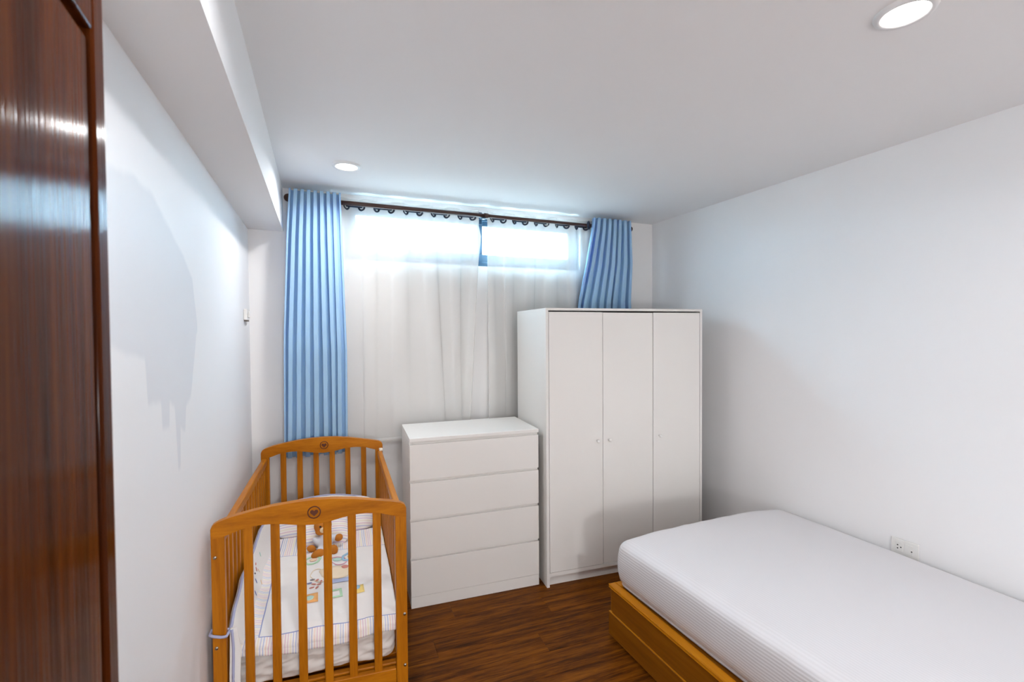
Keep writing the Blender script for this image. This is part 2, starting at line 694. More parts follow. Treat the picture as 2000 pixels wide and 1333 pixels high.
add_planks()
struct('ceiling', B(XL - .1, XR + .1, YF - .1, D + .15, H, H + .1), M['ceiling'])
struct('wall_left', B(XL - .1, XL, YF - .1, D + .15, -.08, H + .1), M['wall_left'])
struct('wall_right', B(XR, XR + .1, YF - .1, D + .15, -.08, H + .1), M['wall'])
struct('wall_front', B(XL, XR, YF - .1, YF, -.08, H), M['wall'])
wb = bmesh.new()
box(wb, XL, WX0, D, D + .14, -.08, H)
box(wb, WX1, XR, D, D + .14, -.08, H)
box(wb, WX0, WX1, D, D + .14, -.08, WZ0)
box(wb, WX0, WX1, D, D + .14, WZ1, H)
struct('wall_back', wb, M['back'])
# boxed-in beam along the left wall
struct('trim_1', B(XL, XB, YF, D, ZB, H), M['ceiling'])

# window: two low sliding sashes in a dark frame
win = bpy.data.objects.new('window_1', None)
COL.objects.link(win)
win['kind'] = 'structure'
win.location = (0, D + 0.03, 0)
FY0, FY1 = 0.0, 0.07
wf = bmesh.new()
for a in ((WX0, WX1, WZ0, WZ0 + .035), (WX0, WX1, WZ1 - .035, WZ1), (WX0, WX0 + .035, WZ0 + .035, WZ1 - .035), (WX1 - .035, WX1, WZ0 + .035, WZ1 - .035)):
    box(wf, a[0], a[1], FY0, FY1, a[2], a[3], 0.002)
link('window_frame', wf, M['frame'], win)
XM = 1.115


def sash(x0, x1, y0, y1):
    bm = bmesh.new()
    z0, z1 = WZ0 + .036, WZ1 - .036
    box(bm, x0, x1, y0, y1, z0, z0 + .062, 0.002)
    box(bm, x0, x1, y0, y1, z1 - .03, z1, 0.002)
    box(bm, x0, x0 + .04, y0, y1, z0 + .062, z1 - .03, 0.002)
    box(bm, x1 - .04, x1, y0, y1, z0 + .062, z1 - .03, 0.002)
    s = link('sash', bm, M['frame'], win)
    link('pane', B(x0 + .038, x1 - .038, (y0 + y1) / 2 - .003, (y0 + y1) / 2 + .003, z0 + .06, z1 - .028), M['glass'], s)


sash(WX0 + .036, XM + .02, 0.006, 0.034)
sash(XM - .02, WX1 - .036, 0.036, 0.064)


# door leaf swung open along the left wall
dr = bpy.data.objects.new('door_1', None)
COL.objects.link(dr)
dr['kind'] = 'structure'
DY = 0.76
dr.location = (-0.25, DY, 0)
dr.rotation_euler = (0, 0, math.radians(3.0))
DT, DH = 0.036, 2.055      # local: x 0 = visible face, leaf runs to -y
DLEN = 0.82
link('stile', B(-DT, 0, -0.040, 0, .012, DH, 0.006, 3), M['door'], dr)
link('stile', B(-DT, 0, -DLEN, -DLEN + .10, .012, DH, 0.006, 3), M['door'], dr)
link('rail', B(-DT, 0, -DLEN + .10, -0.040, 1.982, DH, 0.003, 2), M['door'], dr)
link('rail', B(-DT, 0, -DLEN + .10, -0.040, .012, .14, 0.003, 2), M['door'], dr)
link('panel', B(-DT + .004, -0.001, -DLEN + .109, -0.056, .152, 1.966, 0.004, 2), M['door'], dr)
link('panel_groove', B(-DT + .008, -0.014, -DLEN + .10, -0.040, .14, 1.982), M['carve'], dr)

# ------------------------------------------------------------------ downlights (two in view)
def downlight(x, y, label):
    t = thing('ceiling_downlight', label, 'downlight', (x, y, H), 0, 'recessed ceiling downlights')
    bm = bmesh.new()
    prof = [(0.056, 0.0), (0.056, -0.006), (0.060, -0.010), (0.072, -0.008), (0.076, 0.0)]
    n = 40
    rings = [[bm.verts.new((r_ * math.cos(2 * math.pi * i / n), r_ * math.sin(2 * math.pi * i / n), z)) for i in range(n)] for r_, z in prof]
    for a, b2 in zip(rings, rings[1:]):
        for i in range(n):
            bm.faces.new((a[i], a[(i + 1) % n], b2[(i + 1) % n], b2[i]))
    link('trim_ring', bm, M['trim'], t, True)
    bm = cyl(bmesh.new(), (0, 0, -0.006), (0, 0, -0.001), 0.0562, 40)
    link('diffuser', bm, M['lit'], t)
    return t


downlight(LIGHTS[0][0], LIGHTS[0][1], 'small round downlight in the ceiling by the left blue curtain')
downlight(LIGHTS[1][0], LIGHTS[1][1], 'large near round downlight in the ceiling above the bed')

# ------------------------------------------------------------------ curtain rod and curtains
RY, RZ = 3.195, 2.447
RS = 3.252           # second, thinner tube for the sheers
rod = thing('curtain_rod', 'dark brown metal curtain rod with ball finials across the window', 'curtain rod', (0, RY, RZ))
link('tube', cyl(bmesh.new(), (-0.145, 0, 0), (1.12, 0, 0), 0.0145, 20), M['rod'], rod, True)
link('tube', cyl(bmesh.new(), (1.12, 0, 0), (2.345, 0, 0), 0.0125, 20), M['rod'], rod, True)
jb = cyl(bmesh.new(), (1.105, 0, 0), (1.135, 0, 0), 0.019, 20)
link('joint_collar', jb, M['rod'], rod, True)
for sx, x in ((-1, -0.150), (1, 2.350)):
    bm = sphere(bmesh.new(), (x + sx * .018, 0, 0), 0.024)
    cyl(bm, (x - sx * .012, 0, 0), (x + sx * .006, 0, 0), 0.018, 16)
    link('finial', bm, M['rod'], rod, True)
link('sheer_tube', cyl(bmesh.new(), (-0.10, RS - RY, -.002), (2.30, RS - RY, -.002), 0.0075, 14), M['ring'], rod, True)
for x in (-0.115, 1.098, 2.315):
    bm = B(x - .012, x + .012, 0.010, D - RY, -.008, .008, .002)
    box(bm, x - .022, x + .022, D - RY - .008, D - RY - .0005, -.045, .045, .003)
    box(bm, x - .012, x + .012, -.018, .012, -.026, -.015, .002)
    link('bracket', bm, M['frame'] if x == 1.098 else M['rod'], rod)


def fold_xy(t, n, k=1.12):
    """snake of n folds over t in 0..1: returns (t', wave)"""
    th = 2 * math.pi * n * t
    c = math.cos(th)
    if k > 1:
        c = math.tanh(4.0 * c) / math.tanh(4.0)
    return t + k * math.sin(2 * th) / (4 * math.pi * n), -c


def drape(name, label, cat, nf, edges, ywave, zt, zb, mat, nu, nv, y0, thick, jitter, group=None, wob=0.0, k=1.22, yoff=None):
    """edges(z) -> x_left, x_right ; ywave(z) -> amplitude"""
    t = thing(name, label, cat, (0, y0, 0), 0, group)
    rnd = random.Random(sum(map(ord, label)))
    ph = [rnd.uniform(-1, 1) for _ in range(nf * 2 + 2)]

    def fn(u, w):
        z = zt + (zb - zt) * w
        a, b2 = edges(z)
        x, wv = fold_xy(u, nf, k)
        i = u * nf * 2
        j = int(min(i, nf * 2))
        jj = ph[j] * (1 - (i - j)) + ph[j + 1] * (i - j)
        amp = ywave(z) * (1 + .25 * jj * (0.4 + w))
        xx = a + (b2 - a) * (x + jitter * jj * w / nf)
        yy = amp * wv + wob * mnoise.noise(Vector((xx * 4, z * 1.3, 3.1)))
        return (xx, yy + (yoff(z) if yoff else 0), z)
    o = link('fabric', grid(nu, nv, fn), mat, t, True)
    solidify(o, thick)
    return t


def ring_part(parent, x, ang, R=0.021, r=0.0065, z=RZ, y=0.0):
    bm = torus(bmesh.new(), (x, y, z), (math.cos(ang), math.sin(ang), 0.0), R, r)
    return link('grommet', bm, M['ring'], parent, True)


LT = 2.497
cl = drape('blue_curtain', 'long blue curtain gathered at the left end of the rod behind the cot', 'curtain', 8,
           lambda z: (interp([(0.84, -.222), (1.6, -.205), (2.2, -.178), (2.5, -.158)], z), interp([(0.84, .166), (1.5, .164), (2.2, .142), (2.5, .134)], z)),
           lambda z: .022, LT - .008, .838, M['blue'], 8 * 22, 40, RY, .002, .25, 'blue curtains', .003, 1.25,
           lambda z: interp([(.97, .006), (1.5, -.044), (2.5, -.044)], z))
cr = drape('blue_curtain', 'short visible blue curtain bunched at the right end of the rod above the wardrobe', 'curtain', 7,
           lambda z: (interp([(0.84, 1.72), (1.6, 1.845), (1.8, 1.872), (2.2, 1.935), (2.40, 1.975), (2.5, 1.985)], z), interp([(0.84, 2.37), (1.8, 2.352), (2.5, 2.328)], z)),
           lambda z: interp([(1.5, .020), (2.3, .024)], z), LT, .838, M['blue'], 7 * 22, 44, RY, .002, .5, 'blue curtains', .004, 1.2,
           lambda z: interp([(1.85, .006), (2.15, -.040), (2.5, -.044)], z))
ring_part(cr, 1.974, -0.75, .026, .009, RZ, -.004)


def sheer_panel(label, x0, x1, nf, gapside):
    def edges(z):
        e0, e1 = x0, x1
        if gapside == 'r':
            e1 = x1 + interp([(2.1, .012), (2.3, .022), (2.38, .0), (2.5, -.005)], z)
        else:
            e0 = x0 + interp([(0.8, -.01), (2.5, 0)], z)
        return e0, e1
    t = drape('sheer_curtain', label, 'sheer curtain', nf, edges, lambda z: interp([(0.87, .006), (2.1, .009), (2.4, .018), (2.5, .016)], z),
              LT - .004, .868, M['sheer'], 200, 44, RS, .0012, .5, 'white sheer curtains', .008, .5)
    hm = grid(120, 2, lambda u, w: (x0 + (x1 - x0) * u, .008 * mnoise.noise(Vector(((x0 + (x1 - x0) * u) * 4, 1.1, 3.1))) - .012, .866 + .035 * w))
    solidify(link('hem', hm, M['sheer'], t, True), .001)
    for i in range(nf * 2):
        x, _w = fold_xy((.25 + .5 * i) / nf, nf, .5)
        b_ = .62 if i % 2 == 0 else -.62
        bm = torus(bmesh.new(), (x0 + (x1 - x0) * x, 0, RZ - .004), (math.sin(b_), -math.cos(b_), 0), .0205, .0068)
        link('grommet', bm, M['ring'], t, True)
    return t


sheer_panel('wide white sheer curtain on the left half of the window', .125, 1.085, 5, 'r')
sheer_panel('white sheer curtain on the right half of the window behind the wardrobe', 1.142, 2.03, 5, 'l')

# ------------------------------------------------------------------ wardrobe
WA = -0.0769
wd = thing('wardrobe', 'tall white three-door wardrobe in the right corner', 'wardrobe', (1.298, 2.603, 0), WA)
WW, WD, WH = 1.1765, .553, 1.7593
link('side_panel', B(0, .0185, 0, WD, 0, WH - .016, .0008), [M['white']], wd)
link('side_panel', B(WW - .0185, WW, 0, WD, 0, WH - .016, .0008), M['white'], wd)
link('top_panel', B(0, WW, 0, WD, WH - .016, WH, .0008), M['white'], wd)
link('bottom_panel', B(.0188, WW - .0188, 0.001, WD - .01, .066, .0895), M['white'], wd)
link('plinth', B(.0188, WW - .0188, .030, .046, 0, .0655), M['white'], wd)
link('back_panel', B(.0188, WW - .0188, WD - .006, WD, .07, WH - .017), M['white'], wd)
di = WW - 2 * .0195
dw = di / 3
for i in range(3):
    x0 = .0195 + i * dw + .0012
    x1 = .0195 + (i + 1) * dw - (.0030 if i == 0 else .0012)
    yo = (.000, .004, .001)[i]
    zt = WH - .016 - (.0085, .0105, .009)[i]
    d = link('door', B(x0, x1, yo, yo + .016, .0915, zt, .0012, 1), M['white'], wd)
    kx = (0.3566, .4425, .826)[i]
    kb = cyl(bmesh.new(), (kx, yo - .016, .902), (kx, yo, .902), .0055, 14)
    sphere(kb, (kx, yo - .018, .902), (.0105, .008, .0105), 14)
    link('knob', kb, M['knob'], d, True)

# ------------------------------------------------------------------ chest of drawers
CA = -0.0645
ch = thing('chest_of_drawers', 'white four-drawer chest between the cot and the wardrobe', 'chest of drawers', (.4705, 2.709, 0), CA)
CW, CD, CH = .802, .458, .997
link('side_panel', B(0, .018, .022, CD, .0, CH - .0215, .0008), M['white'], ch)
link('side_panel', B(CW - .018, CW, .022, CD, .0, CH - .0215, .0008), M['white'], ch)
link('top_panel', B(0, CW, 0, CD, CH - .021, CH, .0012), M['white'], ch)
link('back_panel', B(.0185, CW - .0185, CD - .008, CD - .001, .02, CH - .022), M['white'], ch)
link('plinth', B(.0005, CW - .0005, .004, .0215, 0, .0675, .001), M['white'], ch)
zs = [(.0695, .281), (.2965, .508), (.5235, .735), (.7505, .9595)]
link('front_recess', B(.0185, CW - .0185, .0190, .024, .066, CH - .0215), M['white'], ch)
for z0, z1 in reversed(zs):
    link('drawer', B(.0006, CW - .0006, 0.002, .0205, z0, z1, .0015, 2), M['white'], ch)

# ------------------------------------------------------------------ bed
bed = thing('bed_frame', 'low honey-brown wooden bed frame under the white mattress', 'bed frame', (1.404, 2.066, 0))
# local: plan quad, left edge drifts a little
BEDL = 2.02


def bx(u, v):           # u 0..1 across, v 0..BEDL from foot towards the head
    xl = 0.012 * v
    return xl + (1.250 - xl) * u


def bed_board(name, u0, u1, v0, v1, z0, z1, out=0.0, bev=.004):
    bm = B(0, 1, v0, v1, z0, z1)
    for v in bm.verts:
        x = bx(0, v.co.y) + u0 if v.co.x < .5 else bx(0, v.co.y) + u1
        v.co = Vector((x - out, -v.co.y, v.co.z))
    if bev:
        bmesh.ops.bevel(bm, geom=list(bm.edges), offset=bev, segments=2, profile=0.5, affect='EDGES', clamp_overlap=True)
    return link(name, bm, M['bed_lit' if 'cap' in name else 'bed'], bed)


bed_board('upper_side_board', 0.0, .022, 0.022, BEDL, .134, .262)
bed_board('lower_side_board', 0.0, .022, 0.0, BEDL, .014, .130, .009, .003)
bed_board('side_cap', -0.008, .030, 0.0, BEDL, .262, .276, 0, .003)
fw_ = 1.245


def foot_board(name, y0, y1, z0, z1):
    return link(name, B(0.0, fw_, y0, y1, z0, z1, .004, 2), M['bed'], bed)


bed_board('lit_seam_cap', -.0095, .002, 0.0, BEDL, .1302, .1338, 0, .001)  # strip added to paint the lit upper edge of the lower board
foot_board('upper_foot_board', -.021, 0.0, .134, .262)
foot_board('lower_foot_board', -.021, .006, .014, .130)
link('foot_cap', B(.0305, fw_, -.040, .004, .262, .276, .003, 2), M['bed_lit'], bed)
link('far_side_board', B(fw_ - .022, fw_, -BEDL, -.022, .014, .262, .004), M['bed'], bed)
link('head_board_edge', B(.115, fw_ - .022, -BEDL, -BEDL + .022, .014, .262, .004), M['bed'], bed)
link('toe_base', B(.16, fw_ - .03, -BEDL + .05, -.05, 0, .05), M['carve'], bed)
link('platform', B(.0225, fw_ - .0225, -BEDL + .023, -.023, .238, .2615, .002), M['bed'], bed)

MHX, MHY, MHZ = .590, .985, .127
mb = rounded_box(MHX, MHY, MHZ, (.055, .060, .048), (26, 40, 6))
uvl = mb.loops.layers.uv.new('UVMap')
mb.normal_update()
for f in mb.faces:
    for l in f.loops:
        p = l.vert.co
        # arc length across the bed: over the top, down the sides
        s = p.x if abs(f.normal.x) < .72 else (math.copysign(MHX, p.x) + (MHZ - p.z) * math.copysign(1, p.x))
        l[uvl].uv = (s, 1.0 if (MHZ - p.z > .03 and p.x < 0) else .22)  # side mask: painted stripe shading full on the left side, faint elsewhere
for v in mb.verts:
    p = v.co.copy()
    q = Vector((p.x * 1.0, p.y * 1.0, p.z))
    zz = p.z / MHZ
    side = max(abs(p.x) / MHX, abs(p.y) / MHY)
    bulge = .016 * (1 - zz * zz) + (-.016 if zz < -.6 else 0) * min(1, (-zz - .6) * 3)
    if side > .9:
        q.x += math.copysign(bulge, p.x) * (abs(p.x) / MHX > .9)
        q.y += math.copysign(bulge, p.y) * (abs(p.y) / MHY > .9)
    # crown and small creases
    if p.z > 0:
        q.z += .016 * (1 - (p.x / MHX) ** 2) - .012 * max(0, p.x / MHX - .5) + .003 * mnoise.noise(p * 3.5) + .0022 * mnoise.noise(Vector((p.x * 14, p.y * 5, 2)))
        cx, cy = abs(p.x) / MHX, abs(p.y) / MHY
        q.z -= .008 * max(0, (cx + cy - 1.6)) / .4
    if abs(p.x) / MHX > .9 or abs(p.y) / MHY > .93:
        q += Vector((p.x, p.y, 0)).normalized() * .003 * mnoise.noise(Vector((p.y * 16, p.x * 16, p.z * 4)))
    v.co = q
# place: world corners left x 1.405..1.45, right 2.655, foot y 2.07


def mat_xf(x, y, z):
    v = MHY - y
    t = (x + MHX) / (2 * MHX)
    xl = 1.442 + .030 * v
    xr = 2.640
    return (xl + (xr - xl) * t, 2.058 - v, z + .263 + MHZ)


mt = link('mattress', mb, M['sheet'], None, True, mat_xf)
tag(mt, 'white mattress in a fine striped sheet on the bed frame', 'mattress')

# ------------------------------------------------------------------ wall outlet and switch
ol = thing('wall_socket', 'white double wall socket plate just above the mattress', 'socket', (XR, 1.382, .526))
link('plate', B(-.009, -.0005, -.059, .059, -.040, .040, .003, 2), M['plastic'], ol)
for cy in (.022, -.020):
    i_ = link('insert', B(-.0115, -.0085, cy - .017, cy + .017, -.024, .024, .0012), M['plastic'], ol)
    hb = bmesh.new()
    spots = ((.006, .008), (.006, -.008), (-.008, .0)) if cy > 0 else ((-.012, -.004),)
    for dy, dz in spots:
        cyl(hb, (-.0122, cy + dy, dz), (-.0112, cy + dy, dz), .0033, 10)
    link('socket_hole', hb, M['plastic_hole'], i_)
wb_ = thing('wall_box', 'tiny white wall box with a lever on the left wall near the corner', 'switch', (XL, 3.10, 1.722))
link('housing', B(.0005, .018, -.055, .055, -.032, .032, .003, 2), M['plastic'], wb_)
link('lever', B(.018, .025, -.012, .012, -.016, .02, .002), M['plastic'], wb_)
link('bottom_clip', B(.002, .016, -.05, -.012, -.038, -.0325, .001), M['dark_gap'], wb_)
link('bottom_clip', B(.002, .016, .008, .046, -.038, -.0325, .001), M['dark_gap'], wb_)

# ------------------------------------------------------------------ cot (crib)
FLx, FLy = -.380, 1.983
EU = ((.697) / .70, (-.066) / .70)
EV = ((.045) / 1.15, (1.148) / 1.15)


def cx(u, v, z):        # cot plan (across, along, up) -> offset from the cot's origin
    return (u * EU[0] + v * EV[0], u * EU[1] + v * EV[1], z)


def cw_(u, v, z):
    p = cx(u, v, z)
    return (p[0] + FLx, p[1] + FLy, p[2])


crib = thing('baby_cot', 'honey-brown slatted wooden baby cot with heart medallions on its ends', 'cot', (FLx, FLy, 0))
ARCH = [(0, .897), (.006, .912), (.022, .922), (.06, .935), (.135, .950), (.205, .961), (.28, .967), (.35, .969), (.42, .966), (.495, .957), (.565, .944), (.64, .930), (.678, .921), (.694, .911), (.70, .897)]
UND = [(.0, .860), (.045, .868), (.10, .887), (.16, .895), (.205, .894), (.25, .887), (.30, .877), (.35, .873), (.40, .877), (.45, .887), (.495, .894), (.54, .895), (.60, .887), (.655, .868), (.70, .860)]
PT = .028          # thickness of the end frames
SLU = [.121, .213, .305, .398, .489, .584]


def crib_end(v0, bolts):
    out = [(u, interp(ARCH, u)) for u in (0, .002, .006, .012, .022, .035)] + [(.045 + .61 * i / 30, interp(ARCH, .045 + .61 * i / 30)) for i in range(31)] + [(u, interp(ARCH, u)) for u in (.665, .678, .688, .694, .698, .70)]
    low = [(.70 - .70 * i / 36, interp(UND, .70 - .70 * i / 36)) for i in range(37)]
    bm = prism(out + low, v0, v0 + PT, .003)
    rail = link('top_rail', bm, M['crib_h'], crib, False, cx)
    # carved heart medallion: ring, dished disc and heart
    mc = .921
    bmm = torus(bmesh.new(), (.352, v0 - .0003, mc), (0, 1, 0), .0225, .0022, 32, 6)
    ring = link('medallion_ring', bmm, M['carve'], rail, True, cx)
    hp = []
    for i in range(28):
        t = 2 * math.pi * i / 28
        hp.append((.352 + .0150 * (16 * math.sin(t) ** 3) / 16.5, mc - .001 + .0145 * (13 * math.cos(t) - 5 * math.cos(2 * t) - 2 * math.cos(3 * t) - math.cos(4 * t)) / 16.5))
    link('heart', prism(hp, v0 - .0022, v0 + .002), M['carve'], rail, False, cx)
    for u0 in (0.0, .655):
        p = link('post', B(u0, u0 + .045, v0 + .0005, v0 + PT - .0005, 0, .874, .004, 2), M['crib_v'], crib, False, cx)
        if bolts:
            for bz in ((.794, .458) if u0 == 0 else (.462, .250)):
                bb = cyl(bmesh.new(), (u0 + (.014 if u0 == 0 else .033), v0 - .0035, bz), (u0 + (.014 if u0 == 0 else .033), v0 + .002, bz), .0058, 14)
                link('bolt', bb, M['steel'], p, True, cx)
    link('bottom_rail', B(.046, .654, v0 + .002, v0 + PT - .002, .160, .240, .003, 2), M['crib_h'], crib, False, cx)
    for s in SLU:
        zt = interp(UND, s) + .006
        link('end_slat', B(s - .0155, s + .0155, v0 + .006, v0 + .020, .238, zt, .0025, 2), M['crib_v'], crib, False, cx)


crib_end(0.0, True)
crib_end(1.15, False)
for u0, u1 in ((.006, .034), (.666, .694)):
    link('side_rail', B(u0, u1, PT + .001, 1.149, .822, .864, .006, 3), M['crib_d'], crib, False, cx)
    link('side_rail', B(u0 + .003, u1 - .003, PT + .001, 1.149, .165, .215, .004, 2), M['crib_d'], crib, False, cx)
    for i in range(15):
        v = .085 + i * .0735
        bm = B((u0 + u1) / 2 - .007, (u0 + u1) / 2 + .007, v - .012, v + .012, .213, .824, .003, 2)
        link('side_slat', bm, M['crib_v'], crib, False, cx)
# brass latch at the back of the right rail
link('latch', B(.676, .698, 1.118, 1.149, .862, .878, .003), M['edge'], crib, False, cx)
# mattress support
link('base_frame', B(.036, .664, PT + .004, PT + .032, .205, .246, .003), M['crib_h'], crib, False, cx)
link('base_frame', B(.036, .664, 1.116, 1.144, .205, .246, .003), M['crib_h'], crib, False, cx)
for i in range(9):
    v = .09 + i * .118
    link('base_slat', B(.036, .664, v, v + .06, .232, .246, .002), M['crib_h'], crib, False, cx)

# cot mattress, wrinkled sheet
cm = rounded_box(.305, .535, .074, (.05, .05, .035), (60, 30, 18))
for v in cm.verts:
    p = v.co.copy()
    if p.y < -.42:
        d = mnoise.noise(Vector((p.x * 7 + p.z * 9, p.z * 34, 1.7))) * .014 + abs(mnoise.noise(Vector((p.x * 16 - p.z * 22, p.z * 30 + p.x * 6, 5.0)))) * .016
        v.co.y += d - .006
    elif abs(p.x) > .26:
        v.co.x += .006 * mnoise.noise(Vector((p.y * 12, p.z * 25, 2.0)))


def cm_xf(x, y, z):
    return cw_(.352 + x, .585 + y, .248 + .076 + z)


tag(link('cot_mattress', cm, M['cotton'], None, True, cm_xf), 'white cot mattress in a wrinkled sheet under the quilt', 'mattress')


# quilt
QU0, QU1, QV0, QV1 = .066, .668, -.012, .93


def quilt_z(u, v):
    z = .418 + .03 * min(1, max(0, v) / .5)
    z += .010 * mnoise.noise(Vector((u * 6, v * 5, .3))) + .004 * mnoise.noise(Vector((u * 19, v * 15, 4.3)))
    e = max(0, .085 - v)
    z -= 3.2 * e * e
    return z


def q_fn(a, b2):
    u = QU0 + (QU1 - QU0) * a
    vv = QV0 + (QV1 - QV0) * b2
    z = quilt_z(u, vv)
    drop = 0
    dip = .022 * math.sin(math.pi * a) ** 2          # the hem sags in the middle
    if vv < .10:
        z -= dip * (.10 - vv) / .11
    if a < .10:
        z += .030 * (1 - a / .10) ** 1.5 * min(1, max(0, (vv + .01) / .12))
    vv = max(vv, .034 + .12 * (vv - QV0)) if vv < .034 else vv
    return cw_(u, vv, z)


qb = grid(70, 100, q_fn, lambda a, b2: ((QU1 - QU0) * a, (QV1 - QV0) * b2))
ql = tag(link('cot_quilt', qb, M['quilt'], None, True), 'white cot quilt with pastel striped border and printed patches', 'quilt')
solidify(ql, .010, 1)


def patch(name, cu, cv, ru, rv, mat, kind='disc', ang=0.0, lift=.0125, inner=.7):
    """flat applique following the quilt"""
    bm = bmesh.new()
    n = 28
    ca_, sa_ = math.cos(ang), math.sin(ang)

    def P(x, y, up_=0):
        u = cu + x * ca_ - y * sa_
        v = cv + x * sa_ + y * ca_
        q = quilt_z(u, v)
        return cw_(u, v, q + lift + up_)

    def loop(s):
        if kind in ('square', 'sqring'):
            pts = []
            for i in range(n):
                t = i / n * 4
                k_, f_ = int(t), t - int(t)
                c_ = [(-1, -1), (1, -1), (1, 1), (-1, 1), (-1, -1)]
                pts.append((c_[k_][0] + (c_[k_ + 1][0] - c_[k_][0]) * f_, c_[k_][1] + (c_[k_ + 1][1] - c_[k_][1]) * f_))
        else:
            pts = [(math.cos(2 * math.pi * i / n) * (1 + .07 * math.sin(5 * 2 * math.pi * i / n)), math.sin(2 * math.pi * i / n)) for i in range(n)]
        return [bm.verts.new(P(x * ru * s, y * rv * s)) for x, y in pts]
    o_ = loop(1.0)
    if kind in ('ring', 'sqring'):
        i_ = loop(inner)
        for k_ in range(n):
            bm.faces.new((o_[k_], o_[(k_ + 1) % n], i_[(k_ + 1) % n], i_[k_]))
    else:
        m_ = loop(.5)
        for k_ in range(n):
            bm.faces.new((o_[k_], o_[(k_ + 1) % n], m_[(k_ + 1) % n], m_[k_]))
        c_ = bm.verts.new(P(0, 0))
        for k_ in range(n):
            bm.faces.new((m_[k_], m_[(k_ + 1) % n], c_))
    ob = link(name, bm, mat, ql, True)
    solidify(ob, .0015, 0)
    return ob


patch('round_patch', .308, .600, .040, .042, M['ap_green'], 'ring', 0, .0125, .74)
patch('round_patch', .312, .600, .018, .016, M['ap_peach'], 'disc')
patch('round_patch', .432, .560, .038, .050, M['ap_pink'], 'ring', .4, .0125, .88)
patch('round_patch', .425, .572, .022, .020, M['ap_mint'], 'disc')
patch('round_patch', .476, .590, .030, .045, M['ap_sky'], 'ring', -.2, .0130, .62)
patch('round_patch', .486, .590, .012, .018, M['ap_yellow'], 'disc', 0, .0130)
patch('animal_patch', .420, .455, .075, .050, M['ap_tan'], 'disc', -.1)
patch('animal_patch', .345, .440, .036, .058, M['ap_tan'], 'ring', .3, .0125, .93)
patch('animal_patch', .462, .490, .016, .014, M['ap_rose'], 'disc', 0, .0138)
patch('band_patch', .440, .385, .068, .016, M['ap_band'], 'square', .10)
for (u, v, a, c) in ((.318, .408, .1, 'grey'), (.338, .402, .9, 'rose'), (.325, .372, -.4, 'rose'), (.348, .368, .5, 'rose'), (.318, .345, .2, 'rose'), (.340, .340, 1.1, 'rose'), (.356, .392, 1.3, 'rose'), (.306, .385, .2, 'violet')):
    patch('stitched_mark', u, v, .011, .0045, M['ap_' + c], 'disc', a)
patch('square_patch', .316, .262, .032, .036, M['ap_orange'], 'square', .04)
patch('square_patch', .314, .264, .017, .020, M['ap_mint'], 'disc', .04, .0135)
patch('square_patch', .418, .274, .030, .034, M['ap_green'], 'sqring', .08, .0125, .66)
patch('square_patch', .520, .285, .022, .030, M['ap_yellow'], 'square', .05)
patch('square_patch', .514, .300, .012, .016, M['ap_sky'], 'disc', 0, .0138)


# bumper along the left side, its free end hanging at the front post
def bump_top(v):
    base = interp([(.0, .500), (.06, .50), (.12, .525), (.26, .575), (.42, .572), (.52, .56), (.62, .582), (.78, .585), (.86, .575), (.98, .575), (1.12, .560)], v)
    return base


def bump_fn(a, b2):
    v = .040 + 1.065 * a
    z0 = interp([(.04, .395), (.12, .405), (.3, .43), (1.1, .45)], v)
    z1 = bump_top(v)
    z = z0 + (z1 - z0) * b2
    u = interp([(0, .105), (.5, .072), (1, .047)], b2) + .006 * mnoise.noise(Vector((v * 7, z * 9, 8.0)))
    return cw_(u, v, z)


bp = thing('cot_bumper', 'white padded cot bumper with lavender piping tied along the left slats', 'cot bumper', (FLx, FLy, 0))
off = Vector((-FLx, -FLy, 0))


def local(fn):
    return lambda a, b2: Vector(fn(a, b2)) + off


M['bumper'] = cloth('bumper_cotton', rgb(240, 236, 232), 0.0)
solidify(link('side_pad', grid(90, 16, local(bump_fn)), M['bumper'], bp, True), .016)


def head_fn(a, b2):
    u = .06 + .585 * a
    z = .45 + (.555 + .062 * math.sin(math.pi * a) ** .8 - .45) * b2
    return cw_(u, 1.085 + .03 * b2 + .006 * mnoise.noise(Vector((u * 8, z * 8, 1))), z)


solidify(link('head_pad', grid(60, 12, local(head_fn)), M['bumper'], bp, True), .018)


def tail_fn(a, b2):
    z = .500 - (.500 - .165) * b2
    w = interp([(0, .022), (.2, .036), (.75, .036), (1, .014)], b2)
    u0 = interp([(0, .050), (.3, .052), (.7, .050), (1, .048)], b2)
    return cw_(u0 + w * a, interp([(0, .034), (.25, .016), (1, .014)], b2) + .004 * math.sin(b2 * 9) + .006 * a, z)


solidify(link('end_flap', grid(8, 26, local(tail_fn)), M['bumper'], bp, True), .010)


def strip(name, pts, r, mat, parent):
    bm = bmesh.new()
    prev = None
    n = 8
    for i, p in enumerate(pts):
        p = Vector(p)
        d = (Vector(pts[min(i + 1, len(pts) - 1)]) - Vector(pts[max(i - 1, 0)])).normalized()
        q = d.to_track_quat('Z', 'Y')
        ring = [bm.verts.new(p + q @ Vector((r * math.cos(2 * math.pi * k / n), r * math.sin(2 * math.pi * k / n), 0))) for k in range(n)]
        if prev:
            for k in range(n):
                bm.faces.new((prev[k], prev[(k + 1) % n], ring[(k + 1) % n], ring[k]))
        else:
            bm.faces.new(ring)
        prev = ring
    bm.faces.new(prev)
    return link(name, bm, mat, parent, True)


